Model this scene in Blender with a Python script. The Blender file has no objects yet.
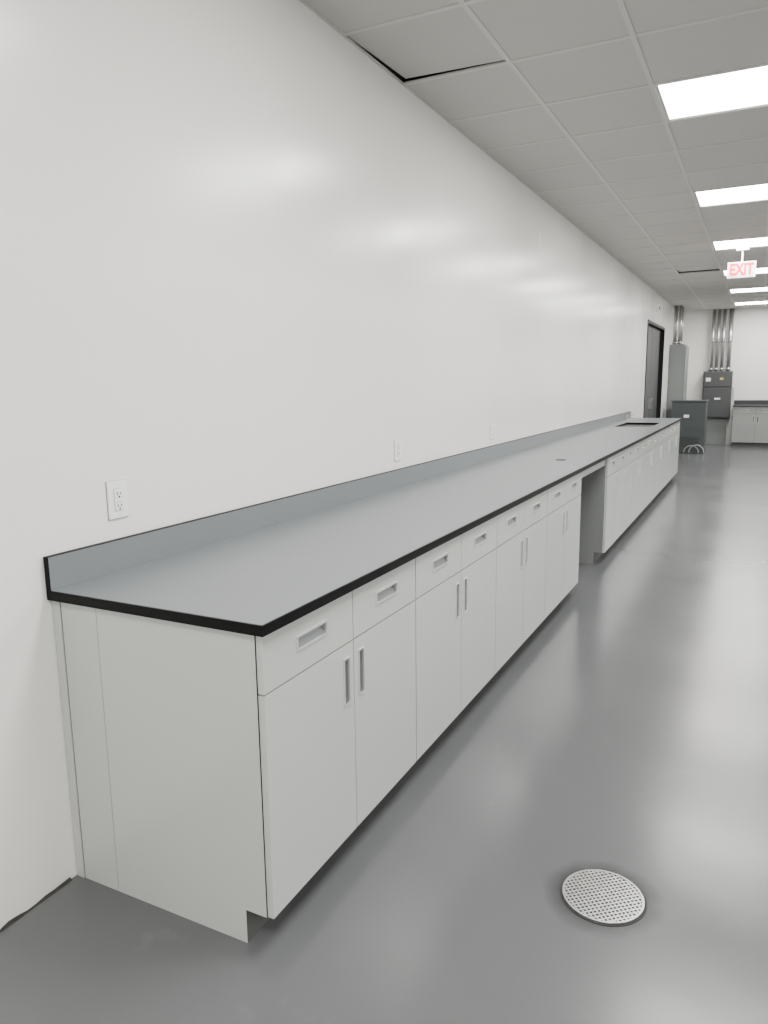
import bpy, math, random
from mathutils import Vector, Matrix, Euler
random.seed(4)
S=bpy.context.scene
COL=S.collection

# ---------------------------------------------------------------- materials
def mat(name,col,rough=.5,metal=0,spec=.5,var=0,vscale=3,bump=0,bscale=60,rvar=0,emit=None,estr=0):
    m=bpy.data.materials.new(name);m.use_nodes=True
    nt=m.node_tree;b=nt.nodes['Principled BSDF']
    c=(*col,1)
    b.inputs['Base Color'].default_value=c
    b.inputs['Roughness'].default_value=rough
    b.inputs['Metallic'].default_value=metal
    b.inputs['Specular IOR Level'].default_value=spec
    tc=nt.nodes.new('ShaderNodeTexCoord')
    if var or rvar:
        n=nt.nodes.new('ShaderNodeTexNoise');n.inputs['Scale'].default_value=vscale;n.inputs['Detail'].default_value=2
        nt.links.new(tc.outputs['Object'],n.inputs['Vector'])
        if var:
            r=nt.nodes.new('ShaderNodeMapRange');r.inputs[1].default_value=.1;r.inputs[2].default_value=.9
            r.inputs[3].default_value=1-var;r.inputs[4].default_value=1+var
            nt.links.new(n.outputs['Fac'],r.inputs[0])
            mx=nt.nodes.new('ShaderNodeVectorMath');mx.operation='SCALE';mx.inputs[0].default_value=col
            nt.links.new(r.outputs[0],mx.inputs['Scale']);nt.links.new(mx.outputs[0],b.inputs['Base Color'])
        if rvar:
            r=nt.nodes.new('ShaderNodeMapRange');r.inputs[1].default_value=.1;r.inputs[2].default_value=.9
            r.inputs[3].default_value=rough-rvar;r.inputs[4].default_value=rough+rvar
            nt.links.new(n.outputs['Fac'],r.inputs[0]);nt.links.new(r.outputs[0],b.inputs['Roughness'])
    if bump:
        n2=nt.nodes.new('ShaderNodeTexNoise');n2.inputs['Scale'].default_value=bscale;n2.inputs['Detail'].default_value=2
        nt.links.new(tc.outputs['Object'],n2.inputs['Vector'])
        bp=nt.nodes.new('ShaderNodeBump');bp.inputs['Strength'].default_value=bump;bp.inputs['Distance'].default_value=.01
        nt.links.new(n2.outputs['Fac'],bp.inputs['Height']);nt.links.new(bp.outputs[0],b.inputs['Normal'])
    if emit:
        b.inputs['Emission Color'].default_value=(*emit,1);b.inputs['Emission Strength'].default_value=estr
    return m

M_wall=mat('painted_drywall',(.885,.873,.842),.235,spec=.52,var=.012,vscale=1.6,bump=.17,bscale=4,rvar=.07)
M_wall2=mat('painted_drywall_flat',(.85,.845,.82),.6,var=.02,vscale=1)
M_tile=mat('ceiling_tile',(.54,.53,.505),.9,var=.03,vscale=2)
M_bar=mat('tbar_white',(.59,.58,.555),.5)
M_dark=mat('plenum_shade_black',(.015,.015,.015),.9)  # black colour stands in for the shade above the ceiling tiles
M_diff=mat('light_diffuser',(1,1,1),.5,emit=(1,.985,.955),estr=36)
M_cab=mat('laminate_white',(.49,.51,.49),.2,var=.01,vscale=2)
M_carc=mat('carcass_shadow',(.05,.05,.05),.6)
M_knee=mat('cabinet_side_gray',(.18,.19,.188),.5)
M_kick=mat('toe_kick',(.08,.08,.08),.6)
M_top=mat('phenolic_gray',(.172,.190,.200),.36,var=.02,vscale=5)
M_core=mat('phenolic_black',(.0015,.0015,.0017),.5,spec=.15)
M_pull=mat('satin_nickel',(.80,.80,.79),.33,metal=.7)
M_pocket=mat('pull_pocket',(.19,.20,.21),.4,metal=.6)
M_plate=mat('outlet_plastic',(.94,.94,.93),.35)
M_slot=mat('outlet_slot',(.02,.02,.02),.6)
M_drain=mat('drain_metal',(.56,.56,.55),.28,metal=.9)
M_hole=mat('drain_dark',(.015,.015,.015),.7)
M_door=mat('door_dark',(.05,.053,.056),.5)
M_frame=mat('door_frame_black',(.003,.003,.003),.5,spec=.3)
M_green=mat('transformer_gray',(.055,.066,.066),.5)
M_panel=mat('panel_gray',(.20,.215,.21),.45,var=.03)
M_dpanel=mat('switch_gray',(.065,.068,.07),.45)
M_pipe=mat('emt_conduit',(.50,.50,.50),.3,metal=.9)
M_fcab=mat('laminate_gray',(.28,.29,.28),.4)
M_ftop=mat('counter_dark',(.03,.033,.036),.4)
M_red=mat('exit_red',(.8,.01,.02),.5,emit=(1,.0,.01),estr=.9)
M_sign=mat('exit_face',(.85,.8,.8),.5,emit=(1,.8,.8),estr=.4)
M_dirt=mat('wall_gap_dirt',(.04,.037,.032),.9,var=.4,vscale=30)
M_yel=mat('label_yellow',(.6,.5,.15),.6)

def floor_mat():
    m=bpy.data.materials.new('epoxy_floor');m.use_nodes=True
    nt=m.node_tree;N=nt.nodes;L=nt.links;b=N['Principled BSDF']
    b.inputs['Specular IOR Level'].default_value=.40
    tc=N.new('ShaderNodeTexCoord')
    n=N.new('ShaderNodeTexNoise');n.inputs['Scale'].default_value=1.1;n.inputs['Detail'].default_value=3;n.inputs['Roughness'].default_value=.55
    L.new(tc.outputs['Object'],n.inputs['Vector'])
    cr=N.new('ShaderNodeValToRGB')
    cr.color_ramp.elements[0].position=.25;cr.color_ramp.elements[0].color=(.106,.110,.114,1)
    cr.color_ramp.elements[1].position=.75;cr.color_ramp.elements[1].color=(.124,.128,.132,1)
    L.new(n.outputs['Fac'],cr.inputs[0])
    # sparse light scuffs in the coating
    ns=N.new('ShaderNodeTexNoise');ns.inputs['Scale'].default_value=3.5;ns.inputs['Detail'].default_value=6;ns.inputs['Roughness'].default_value=.65
    L.new(tc.outputs['Object'],ns.inputs['Vector'])
    ms=N.new('ShaderNodeMapRange');ms.inputs[1].default_value=.63;ms.inputs[2].default_value=.80;ms.inputs[3].default_value=1;ms.inputs[4].default_value=1.3
    L.new(ns.outputs['Fac'],ms.inputs[0])
    # darker ring in the coating round the drain
    vm=N.new('ShaderNodeVectorMath');vm.operation='DISTANCE';vm.inputs[1].default_value=(1.475,.62,0)
    nn=N.new('ShaderNodeTexNoise');nn.inputs['Scale'].default_value=9
    L.new(tc.outputs['Object'],nn.inputs['Vector']);L.new(tc.outputs['Object'],vm.inputs[0])
    ad=N.new('ShaderNodeMath');ad.operation='MULTIPLY_ADD';ad.inputs[1].default_value=.05
    L.new(nn.outputs['Fac'],ad.inputs[0]);L.new(vm.outputs['Value'],ad.inputs[2])
    mr=N.new('ShaderNodeMapRange');mr.inputs[1].default_value=.145;mr.inputs[2].default_value=.20;mr.inputs[3].default_value=.5;mr.inputs[4].default_value=1
    L.new(ad.outputs[0],mr.inputs[0])
    mm=N.new('ShaderNodeMath');mm.operation='MULTIPLY';L.new(mr.outputs[0],mm.inputs[0]);L.new(ms.outputs[0],mm.inputs[1])
    sc=N.new('ShaderNodeVectorMath');sc.operation='SCALE'
    L.new(cr.outputs[0],sc.inputs[0]);L.new(mm.outputs[0],sc.inputs['Scale']);L.new(sc.outputs[0],b.inputs['Base Color'])
    r=N.new('ShaderNodeMapRange');r.inputs[1].default_value=.2;r.inputs[2].default_value=.8;r.inputs[3].default_value=.17;r.inputs[4].default_value=.27
    L.new(n.outputs['Fac'],r.inputs[0]);L.new(r.outputs[0],b.inputs['Roughness'])
    n4=N.new('ShaderNodeTexNoise');n4.inputs['Scale'].default_value=4;n4.inputs['Detail'].default_value=1
    L.new(tc.outputs['Object'],n4.inputs['Vector'])
    bp=N.new('ShaderNodeBump');bp.inputs['Strength'].default_value=.11;bp.inputs['Distance'].default_value=.01
    L.new(n4.outputs['Fac'],bp.inputs['Height']);L.new(bp.outputs[0],b.inputs['Normal'])
    return m
M_floor=floor_mat()

# ---------------------------------------------------------------- mesh helpers
def box(x0,x1,y0,y1,z0,z1):
    v=[(x,y,z) for x in(x0,x1) for y in(y0,y1) for z in(z0,z1)]
    f=[(0,1,3,2),(4,6,7,5),(0,4,5,1),(2,3,7,6),(0,2,6,4),(1,5,7,3)]
    return v,f
def cyl(c,r,h,axis='z',n=24,r2=None):
    r2=r if r2 is None else r2
    v=[];f=[]
    for k,(rr,hh) in enumerate(((r,0),(r2,h))):
        for i in range(n):
            a=2*math.pi*i/n;p=(rr*math.cos(a),rr*math.sin(a),hh)
            if axis=='x':p=(p[2],p[0],p[1])
            elif axis=='y':p=(p[1],p[2],p[0])
            v.append((c[0]+p[0],c[1]+p[1],c[2]+p[2]))
    for i in range(n):
        j=(i+1)%n;f.append((i,j,n+j,n+i))
    f.append(tuple(reversed(range(n))));f.append(tuple(range(n,2*n)))
    return v,f
def prism_y(pts,y0,y1):
    n=len(pts);v=[(x,y0,z) for x,z in pts]+[(x,y1,z) for x,z in pts]
    f=[tuple(range(n)),tuple(reversed(range(n,2*n)))]+[(i,n+i,n+(i+1)%n,(i+1)%n) for i in range(n)]
    return v,f
import bmesh
def obj(name,parts,parent=None,bevel=0,xf=None,smooth=False):
    V=[];Fc=[];mi=[];ms=[]
    for (g,m) in parts:
        if m not in ms:ms.append(m)
        o=len(V);V+=g[0]
        for f in g[1]:
            Fc.append(tuple(o+i for i in f));mi.append(ms.index(m))
    if xf:V=[tuple(xf@Vector(v)) for v in V]
    me=bpy.data.meshes.new(name);me.from_pydata(V,[],Fc)
    for m in ms:me.materials.append(m)
    me.polygons.foreach_set('material_index',mi)
    bm=bmesh.new();bm.from_mesh(me);bmesh.ops.recalc_face_normals(bm,faces=bm.faces);bm.to_mesh(me);bm.free()
    if smooth:
        for p in me.polygons:p.use_smooth=len(p.vertices)==4
    ob=bpy.data.objects.new(name,me);COL.objects.link(ob)
    if parent:ob.parent=parent
    if bevel:
        b=ob.modifiers.new('bevel','BEVEL');b.width=bevel;b.segments=2;b.limit_method='ANGLE'
    return ob
def empty(name):
    e=bpy.data.objects.new(name,None);e.empty_display_size=.1;COL.objects.link(e);return e
def tube(name,pts,r,m,parent=None):
    cu=bpy.data.curves.new(name,'CURVE');cu.dimensions='3D';cu.bevel_depth=r;cu.bevel_resolution=4;cu.use_fill_caps=True
    sp=cu.splines.new('POLY');sp.points.add(len(pts)-1)
    for i,p in enumerate(pts):sp.points[i].co=(*p,1)
    cu.materials.append(m)
    o=bpy.data.objects.new(name,cu);COL.objects.link(o)
    if parent:o.parent=parent
    return o

# ---------------------------------------------------------------- room
PX=.581;PY=.641;Y0=3.07
H=3.033;XR=12*PX;YB=17.4;YN=-5.26
obj('floor',[(box(-.15,XR+.15,YN-.15,YB+.15,-.1,0),M_floor)])
D0,D1,DH=12.12,14.55,2.50
obj('wall_left',[(box(-.15,0,YN,D0,0,H+.35),M_wall),(box(-.15,0,D1,YB,0,H+.35),M_wall),(box(-.15,0,D0,D1,DH,H+.35),M_wall)])
obj('wall_back',[(box(-.15,XR+.15,YB,YB+.15,0,H+.35),M_wall2)])
obj('wall_right',[(box(XR,XR+.15,YN,YB,0,H+.35),M_wall2)])
obj('wall_front',[(box(-.15,XR+.15,YN-.15,YN,0,H+.35),M_wall2)])
# dark rough gap along the base of the left wall
tv=[];tf=[]
y=YN;k=0
while y<-.005:
    h=.002+random.random()*.009
    tv+=[(.002,y,0.001),(.010,y,0.001),(.002,y,h)]
    if k: 
        a=3*(k-1);tf+=[(a+1,a+4,a+5,a+2)]
    k+=1;y+=.03
obj('wall_base_gap',[((tv,tf),M_dirt),(box(.001,.006,10.62,D0-.08,0,.012),M_dirt)])

def ty(k):return Y0+k*PY
k0=-13;k1=23
light_rows=[-12,-8,-4,0,4,8,12,16,20]
light_cols=[2,8]
parts=[]
lights=set()
for c in light_cols:
    for r in light_rows:
        lights.add((c,r));lights.add((c+1,r))
g=.010
for i in range(12):
    for k in range(k0,k1):
        if (i,k) in lights: continue
        x0,x1=i*PX+g,(i+1)*PX-g
        y0,y1=ty(k)+g,min(ty(k+1)-g,YB)
        if y1<=y0:continue
        b=box(x0,x1,y0,y1,H,H+.015)
        if (i,k)==(0,-2):   # displaced tile resting skewed in its opening
            v=[]
            for (x,y,z) in b[0]:
                fx_=(x-x0)/(x1-x0);fy_=(y-y0)/(y1-y0)
                v.append((x+.018*fy_,y-.012,z+.003+.012*(1-fx_)*fy_))
            b=(v,b[1])
        if (i,k)==(1,11):
            v=[(x,y,z+.025*((y-y0)/(y1-y0))) for x,y,z in b[0]];b=(v,b[1])
        parts.append((b,M_tile))
for i in range(0,13):
    x=i*PX
    if i-1 in light_cols:
        for k in range(k0,k1):
            if (i,k) in lights: continue
            parts.append((box(x-.012,x+.012,ty(k),ty(k+1),H-.004,H+.004),M_bar))
    else:
        xa,xb=(x-.012,x+.012)
        if i==12:xa,xb=x-.018,x-.001
        if i==0:
            xa,xb=.001,.014
            parts.append((box(xa,xb,YN,ty(-2)+.02,H-.004,H+.004),M_bar));parts.append((box(xa,xb,ty(-1)-.01,YB,H-.004,H+.004),M_bar))
            parts.append((box(.001,.006,ty(-2),ty(-1),H-.004,H+.004),M_bar))
        else: parts.append((box(xa,xb,YN,YB,H-.004,H+.004),M_bar))
for k in range(k0,k1+1):
    y=ty(k)
    if y>YB-.01 or y<YN: continue
    parts.append((box(.001,XR-.001,y-.012,y+.012,H-.0045,H+.0035),M_bar))
parts.append((box(.001,XR,YN,YN+.02,H-.004,H+.004),M_bar));parts.append((box(.001,XR,YB-.02,YB,H-.004,H+.004),M_bar))
parts.append((box(.001,.004,YN,YB,H+.012,H+.33),M_dark))  # black sheet over the upper wall, painted shade behind the tile gap
parts.append((box(.001,XR,YN,YB,H+.33,H+.36),M_dark))  # plenum lid, its shade put into the black colour
obj('ceiling',parts)

for c in light_cols:
    for r in light_rows:
        x0,x1=c*PX+.013,(c+2)*PX-.013;y0,y1=ty(r)+.013,ty(r+1)-.013
        if y1>YB: continue
        e=empty('troffer_light')
        t=.016
        obj('frame',[(box(x0,x1,y0,y0+t,H-.001,H+.05),M_bar),(box(x0,x1,y1-t,y1,H-.001,H+.05),M_bar),
                     (box(x0,x0+t,y0+t,y1-t,H-.001,H+.05),M_bar),(box(x1-t,x1,y0+t,y1-t,H-.001,H+.05),M_bar),
                     (box(x0,x1,y0,y1,H+.051,H+.055),M_bar)],e)
        z=H+.004
        obj('diffuser',[(([(x0+t,y0+t,z),(x0+t,y1-t,z),(x1-t,y1-t,z),(x1-t,y0+t,z)],[(0,1,2,3)]),M_diff)],e)

# ---------------------------------------------------------------- lab bench builder
def frame_with_hole(x0,x1,y0,y1,z0,z1,hy0,hy1,hz0,hz1,m):
    return [(box(x0,x1,y0,hy0,z0,z1),m),(box(x0,x1,hy1,y1,z0,z1),m),
            (box(x0,x1,hy0,hy1,z0,hz0),m),(box(x0,x1,hy0,hy1,hz1,z1),m)]
def pull(y0,y1,z0,z1,fx,vertical):
    w=.005;P=[]
    P+=frame_with_hole(fx-.002,fx+.0035,y0,y1,z0,z1,y0+w,y1-w,z0+w,z1-w,M_pull)
    d=.016
    if vertical:
        v=[(fx-d,y0+w,z0+w),(fx-d,y0+w,z1-w),(fx-.002,y1-w,z0+w),(fx-.002,y1-w,z1-w),(fx-d-.002,y0+w,z0+w),(fx-d-.002,y0+w,z1-w),(fx-.004,y1-w,z0+w),(fx-.004,y1-w,z1-w)]
    else:
        v=[(fx-d,y0+w,z1-w),(fx-d,y1-w,z1-w),(fx-.002,y0+w,z0+w),(fx-.002,y1-w,z0+w),(fx-d-.002,y0+w,z1-w),(fx-d-.002,y1-w,z1-w),(fx-.004,y0+w,z0+w),(fx-.004,y1-w,z0+w)]
    f=[(0,1,3,2),(4,6,7,5),(0,2,6,4),(1,5,7,3),(0,4,5,1),(2,3,7,6)]
    P.append(((v,f),M_pocket))
    return P
def build_run(parent,segs,FX,KX,ZD,ztop,mc,xf=None,pz=(.782,.822)):
    fronts=[];pulls=[];carc=[]
    th=.019;gp=.0022
    for (a,b,nd) in segs:
        carc.append((box(.02,FX-th-.003,a+.001,b-.001,.1,ztop),M_carc))
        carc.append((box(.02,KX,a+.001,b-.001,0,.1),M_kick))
        w=(b-a)/nd
        for i in range(nd):
            y0,y1=a+i*w+gp,a+(i+1)*w-gp
            if i==0 : y0+=.0015
            if i==nd-1: y1-=.0015
            yc=(y0+y1)/2
            py0,py1=yc-.078,yc+.078;pz0,pz1=pz
            fronts+=frame_with_hole(FX-th,FX,y0,y1,ZD+gp,ztop-.004,py0+.003,py1-.003,pz0+.003,pz1-.003,mc)
            pulls+=pull(py0,py1,pz0,pz1,FX,False)
            if nd==1 or i==0: q0,q1=y1-.062,y1-.024
            else: q0,q1=y0+.024,y0+.062
            fronts+=frame_with_hole(FX-th,FX,y0,y1,.1,ZD-gp,q0+.003,q1-.003,.533,.677,mc)
            pulls+=pull(q0,q1,.53,.68,FX,True)
    obj('carcass',carc,parent,xf=xf)
    obj('door_and_drawer_fronts',fronts,parent,xf=xf)
    obj('recessed_pulls',pulls,parent,xf=xf)

FX=.738;KX=.650;ZD=.7224;ZT=.885;L=10.60;DP=.757
W0=.003
bench=empty('laboratory_bench')
segA=[(.018+i*.915,.018+(i+1)*.915,2) for i in range(4)]
K0=segA[-1][1];K1=4.66
segB=[(K1,K1+.457,1)]
w6=(L-.02-(K1+.457))/6
segB+=[(K1+.457+i*w6,K1+.457+(i+1)*w6,2) for i in range(6)]
build_run(bench,segA+segB,FX,KX,ZD,ZT,M_cab,pz=(.788,.830))
ps=[]
def endpan(y0,y1,x0=.1765,e=FX-.021,m=M_cab):
    return (prism_y([(x0,0),(KX,0),(KX,.1),(e,.1),(e,ZT),(x0,ZT)],y0,y1),m)
ps.append(endpan(.0175,.0185,e=FX-.0205));ps.append((box(.037,.1745,.0175,.0185,0,ZT),M_cab));ps.append((box(W0,.033,.0155,.0185,0,ZT),M_cab))
ps.append((box(W0,KX-.003,.0185,.0188,0,ZT),M_kick))
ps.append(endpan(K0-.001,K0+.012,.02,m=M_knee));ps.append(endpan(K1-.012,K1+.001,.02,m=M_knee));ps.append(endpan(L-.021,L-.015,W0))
ps.append((box(FX-.04,FX-.02,K0+.012,K1-.012,.82,ZT),M_cab))
obj('end_panels',ps,bench)
sx0,sx1,sy0,sy1=.17,.60,8.25,9.25
tp=[]
def slab(x0,x1,y0,y1):
    tp.append((box(x0,x1,y0,y1,ZT,.9125),M_core))
slab(W0,DP,0,sy0);slab(W0,DP,sy1,L);slab(W0,sx0,sy0,sy1);slab(sx1,DP,sy0,sy1)
i_=.004
def skin(x0,x1,y0,y1):
    tp.append((box(x0,x1,y0,y1,.9125,.914),M_top))
skin(.02,DP-i_,i_,sy0-.004);skin(.02,DP-i_,sy1+.004,L-i_);skin(.02,sx0-.004,sy0-.004,sy1+.004);skin(sx1+.004,DP-i_,sy0-.004,sy1+.004)
obj('worktop',tp,bench)
BS=1.012
obj('backsplash',[(box(W0,.019,0,L,.9125,BS),M_core),(box(.019,.0205,.003,L-.003,.914,BS-.002),M_top)],bench)
bz=.66
obj('sink_basin',[(box(sx0,sx1,sy0,sy1,bz-.01,bz),M_core),(box(sx0-.01,sx0,sy0,sy1,bz,ZT),M_core),(box(sx1,sx1+.01,sy0,sy1,bz,ZT),M_core),
   (box(sx0,sx1,sy0-.01,sy0,bz,ZT),M_core),(box(sx0,sx1,sy1,sy1+.01,bz,ZT),M_core)],bench)
obj('cable_grommet',[(cyl((.51,4.03,.914),.036,.003),M_core),(cyl((.51,4.03,.917),.026,.001),M_slot)],bench)
obj('water_fixture',[(cyl((.09,9.75,.914),.025,.012),M_pipe),(cyl((.09,9.75,.926),.012,.07),M_pipe),(box(.085,.18,9.742,9.758,.985,1.0),M_pipe)],bench,smooth=True)

# ---------------------------------------------------------------- outlets
def outlet(y,z,w=.079,h=.118):
    e=empty('wall_outlet')
    obj('plate',[(box(.0005,.008,y-w/2,y+w/2,z-h/2,z+h/2),M_plate)],e,bevel=.002)
    obj('receptacle',[(box(.008,.0115,y-.017,y+.017,z-.034,z+.034),M_plate)],e,bevel=.001)
    Q=[];a,b_=.0115,.0122
    for dz in(.019,-.019):
        Q.append((box(a,b_,y-.0085,y-.0058,z+dz-.004,z+dz+.006),M_slot))
        Q.append((box(a,b_,y+.005,y+.0078,z+dz-.004,z+dz+.005),M_slot))
        Q.append((cyl((a,y,z+dz-.009),.003,.0007,'x',12),M_slot))
    Q.append((box(a,.0126,y-.008,y+.008,z-.0055,z-.0012),M_plate));Q.append((box(a,.0126,y-.008,y+.008,z+.0012,z+.0055),M_plate))
    Q.append((box(a,.0118,y-.0162,y+.0162,z-.0070,z-.0062),M_slot));Q.append((box(a,.0118,y-.0162,y+.0162,z+.0062,z+.0070),M_slot))
    for q in ((y-.0185,y-.0172,z-.0355,z+.0355),(y+.0172,y+.0185,z-.0355,z+.0355),(y-.0185,y+.0185,z-.0355,z-.0342),(y-.0185,y+.0185,z+.0342,z+.0355)):
        Q.append((box(.008,.0083,*q),M_panel))
    Q.append((cyl((.008,y,z+.048),.003,.001,'x',12),M_pull));Q.append((cyl((.008,y,z-.048),.003,.001,'x',12),M_pull))
    # gray backing edge drawn as the plate's shadow line on the wall
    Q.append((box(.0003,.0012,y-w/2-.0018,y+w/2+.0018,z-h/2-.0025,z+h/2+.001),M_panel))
    obj('slots_and_screws',Q,e)
outlet(.287,1.135);outlet(2.32,1.118);outlet(3.965,1.12,.10,.115)

# ---------------------------------------------------------------- floor drain
dr=empty('floor_drain')
cx,cy,R=1.475,.62,.115
n=64
def ring(r0,r1,z0,z1):
    v=[];f=[]
    for i in range(n):
        a=2*math.pi*i/n
        for r,z in((r0,z0),(r1,z0),(r1,z1),(r0,z1)):
            v.append((cx+r*math.cos(a),cy+r*math.sin(a),z))
    for i in range(n):
        j=(i+1)%n
        for k in range(4):
            f.append((4*i+k,4*i+(k+1)%4,4*j+(k+1)%4,4*j+k))
    return v,f
obj('rim',[(ring(R-.006,R,.0,.0055),M_drain),(ring(R,R+.007,.0,.0015),M_hole)],dr)
obj('sump',[(cyl((cx,cy,.0),R-.006,.0012,n=64),M_hole)],dr)
bars=[];pit=.0125;wb=.0026;ang=math.radians(40)
ca,sa=math.cos(ang),math.sin(ang)
for d in(0,1):
    for kk in range(-9,10):
        off=kk*pit
        if abs(off)<R-.007:
            h=math.sqrt((R-.004)**2-off**2)
            b=box(-h,h,off-wb,off+wb,.0012,.0045) if d==0 else box(off-wb,off+wb,-h,h,.0012,.0042)
            bars.append((([(cx+x*ca-y*sa,cy+x*sa+y*ca,z) for x,y,z in b[0]],b[1]),M_drain))
obj('grate',bars,dr)

# ---------------------------------------------------------------- far doors in left wall
de=empty('door_1')
obj('door_frame',[(box(-.149,.012,D0+.001,D0+.05,0,DH-.001),M_frame),(box(-.149,.012,D1-.05,D1-.001,0,DH-.001),M_frame),(box(-.149,.012,D0+.05,D1-.05,DH-.05,DH-.001),M_frame)],de)
ym=(D0+D1)/2
obj('door_leaves',[(box(-.11,-.065,D0+.053,ym-.006,.008,DH-.053),M_door),(box(-.11,-.065,ym+.006,D1-.053,.008,DH-.053),M_door)],de,bevel=.003)
obj('door_handles',[(box(-.065,-.02,ym-.09,ym-.07,.95,1.15),M_pipe),(box(-.065,-.02,ym+.07,ym+.09,.95,1.15),M_pipe)],de)
ah=empty('fire_alarm_strobe')
obj('alarm_body',[(box(.001,.04,13.2,13.31,2.71,2.83),M_plate)],ah,bevel=.004)
obj('alarm_lens',[(box(.04,.055,13.23,13.28,2.74,2.80),mat('alarm_lens',(.5,.1,.08),.4))],ah)

# ---------------------------------------------------------------- exit sign
ex=empty('exit_sign')
ex0,ex1,ez0,ez1,ey=1.33,1.64,2.685,2.87,8.8
obj('housing',[(box(ex0,ex1,ey,ey+.04,ez0,ez1),M_plate)],ex,bevel=.004)
obj('face',[(box(ex0+.012,ex1-.012,ey-.002,ey,ez0+.012,ez1-.012),M_sign)],ex)
obj('canopy_and_stem',[(box((ex0+ex1)/2-.07,(ex0+ex1)/2+.07,ey-.01,ey+.05,H-.03,H-.005),M_plate),(cyl(((ex0+ex1)/2,ey+.02,ez1),.01,H-.03-ez1),M_plate)],ex)
cu=bpy.data.curves.new('exit_letters','FONT');cu.body='EXIT';cu.size=.185;cu.align_x='CENTER';cu.align_y='CENTER';cu.extrude=.002;cu.offset=.006
cu.materials.append(M_red)
to=bpy.data.objects.new('exit_letters',cu);COL.objects.link(to);to.parent=ex
to.location=((ex0+ex1)/2,ey-.005,(ez0+ez1)/2);to.rotation_euler=(math.pi/2,0,0);to.scale=(.68,1,1)

# ---------------------------------------------------------------- utilities in the far corner
t=empty('electrical_transformer')
obj('enclosure',[(box(.18,.83,14.9,15.45,.0,1.04),M_green)],t,bevel=.008)
obj('lid',[(box(.165,.845,14.885,15.465,1.04,1.065),M_green)],t,bevel=.005)
obj('vent_slots',[(box(.28,.73,14.896,14.9,.14+.035*i,.15+.035*i),M_slot) for i in range(6)]+[(box(.42,.52,14.897,14.9,.72,.78),M_plate)],t)
M_flex=mat('flex_conduit',(.30,.31,.31),.4,metal=.4)
pts=[]
for i in range(13):
    a=math.pi*i/12
    pts.append((.60-.14*math.cos(a)+.0,14.82,.02+.14*math.sin(a)))
tube('flexible_conduit',pts,.014,M_flex,t)
tube('flexible_conduit_b',[(x+.10,y-.03,z*1.1) for x,y,z in pts],.014,M_flex,t)

c=empty('electrical_cabinet')
obj('cabinet_body',[(box(.003,.30,15.65,16.5,0,2.22),M_panel)],c,bevel=.006)
obj('cabinet_door',[(box(.30,.32,15.68,16.47,.12,2.18),M_panel),(box(.32,.34,15.73,15.76,1.1,1.28),M_pipe)],c,bevel=.004)
for i,(x,y) in enumerate([(.07,15.8),(.17,15.8),(.07,16.05),(.17,16.2)]):
    obj('conduit_%d'%(i+1),[(cyl((x,y,2.22),.03,H-2.226),M_pipe),(cyl((x,y,2.24),.038,.05),M_pipe)],c,smooth=True)

sw=empty('disconnect_switch')
obj('switch_body',[(box(.60,1.20,17.12,YB-.001,.62,1.66),M_dpanel)],sw,bevel=.006)
obj('switch_door',[(box(.62,1.18,17.10,17.12,.64,1.30),M_dpanel),(box(.62,1.18,17.10,17.12,1.32,1.64),M_dpanel)],sw,bevel=.004)
obj('switch_labels',[(box(.66,.76,17.096,17.10,1.44,1.52),M_plate),(box(.95,1.02,17.096,17.10,1.47,1.52),M_yel),(box(.86,.98,17.096,17.10,1.03,1.07),M_plate),(box(1.2,1.25,17.2,17.24,1.0,1.3),M_pipe)],sw)
for i,x in enumerate((.74,.85,.96,1.10)):
    r=.035 if i<3 else .045
    obj('riser_conduit_%d'%(i+1),[(cyl((x,17.26,1.66),r,H-1.666),M_pipe),(cyl((x,17.26,1.68),r+.01,.06),M_pipe),(cyl((x,17.26,2.3),r+.008,.07),M_pipe)],sw,smooth=True)
obj('lower_wireway',[(box(.66,1.14,17.24,YB-.001,.0,.60),M_panel)],sw,bevel=.004)

fb=empty('base_cabinet_run')
X0=1.27
xf=Matrix(((0,1,0,X0),(-1,0,0,YB-.003),(0,0,1,0),(0,0,0,1)))
build_run(fb,[(i*.914,(i+1)*.914,2) for i in range(5)],.62,.55,ZD,ZT,M_fcab,xf=xf)
obj('far_worktop',[(box(0,.65,-.01,4.58,ZT,.914),M_ftop),(box(0,.02,-.01,4.58,.914,1.01),M_ftop)],fb,xf=xf)

# ---------------------------------------------------------------- world + camera
w=bpy.data.worlds.new('world');S.world=w;w.use_nodes=True
w.node_tree.nodes['Background'].inputs[0].default_value=(.8,.8,.8,1);w.node_tree.nodes['Background'].inputs[1].default_value=.0
f,p,yw,ro=737.4,.1725,.4691,-.0127
C=Vector((1.789,-1.382,1.484))
F=Vector((-math.sin(yw)*math.cos(p),math.cos(yw)*math.cos(p),-math.sin(p)))
R_=Vector((math.cos(yw),math.sin(yw),0));U=R_.cross(F)
R2=R_*math.cos(ro)+U*math.sin(ro);U2=-R_*math.sin(ro)+U*math.cos(ro)
cam=bpy.data.cameras.new('camera');co=bpy.data.objects.new('camera',cam);COL.objects.link(co)
m=Matrix((( R2.x,U2.x,-F.x,C.x),(R2.y,U2.y,-F.y,C.y),(R2.z,U2.z,-F.z,C.z),(0,0,0,1)))
co.matrix_world=m
cam.sensor_fit='VERTICAL';cam.sensor_height=24;cam.lens=f/1024*24;cam.clip_start=.05;cam.clip_end=100
S.camera=co
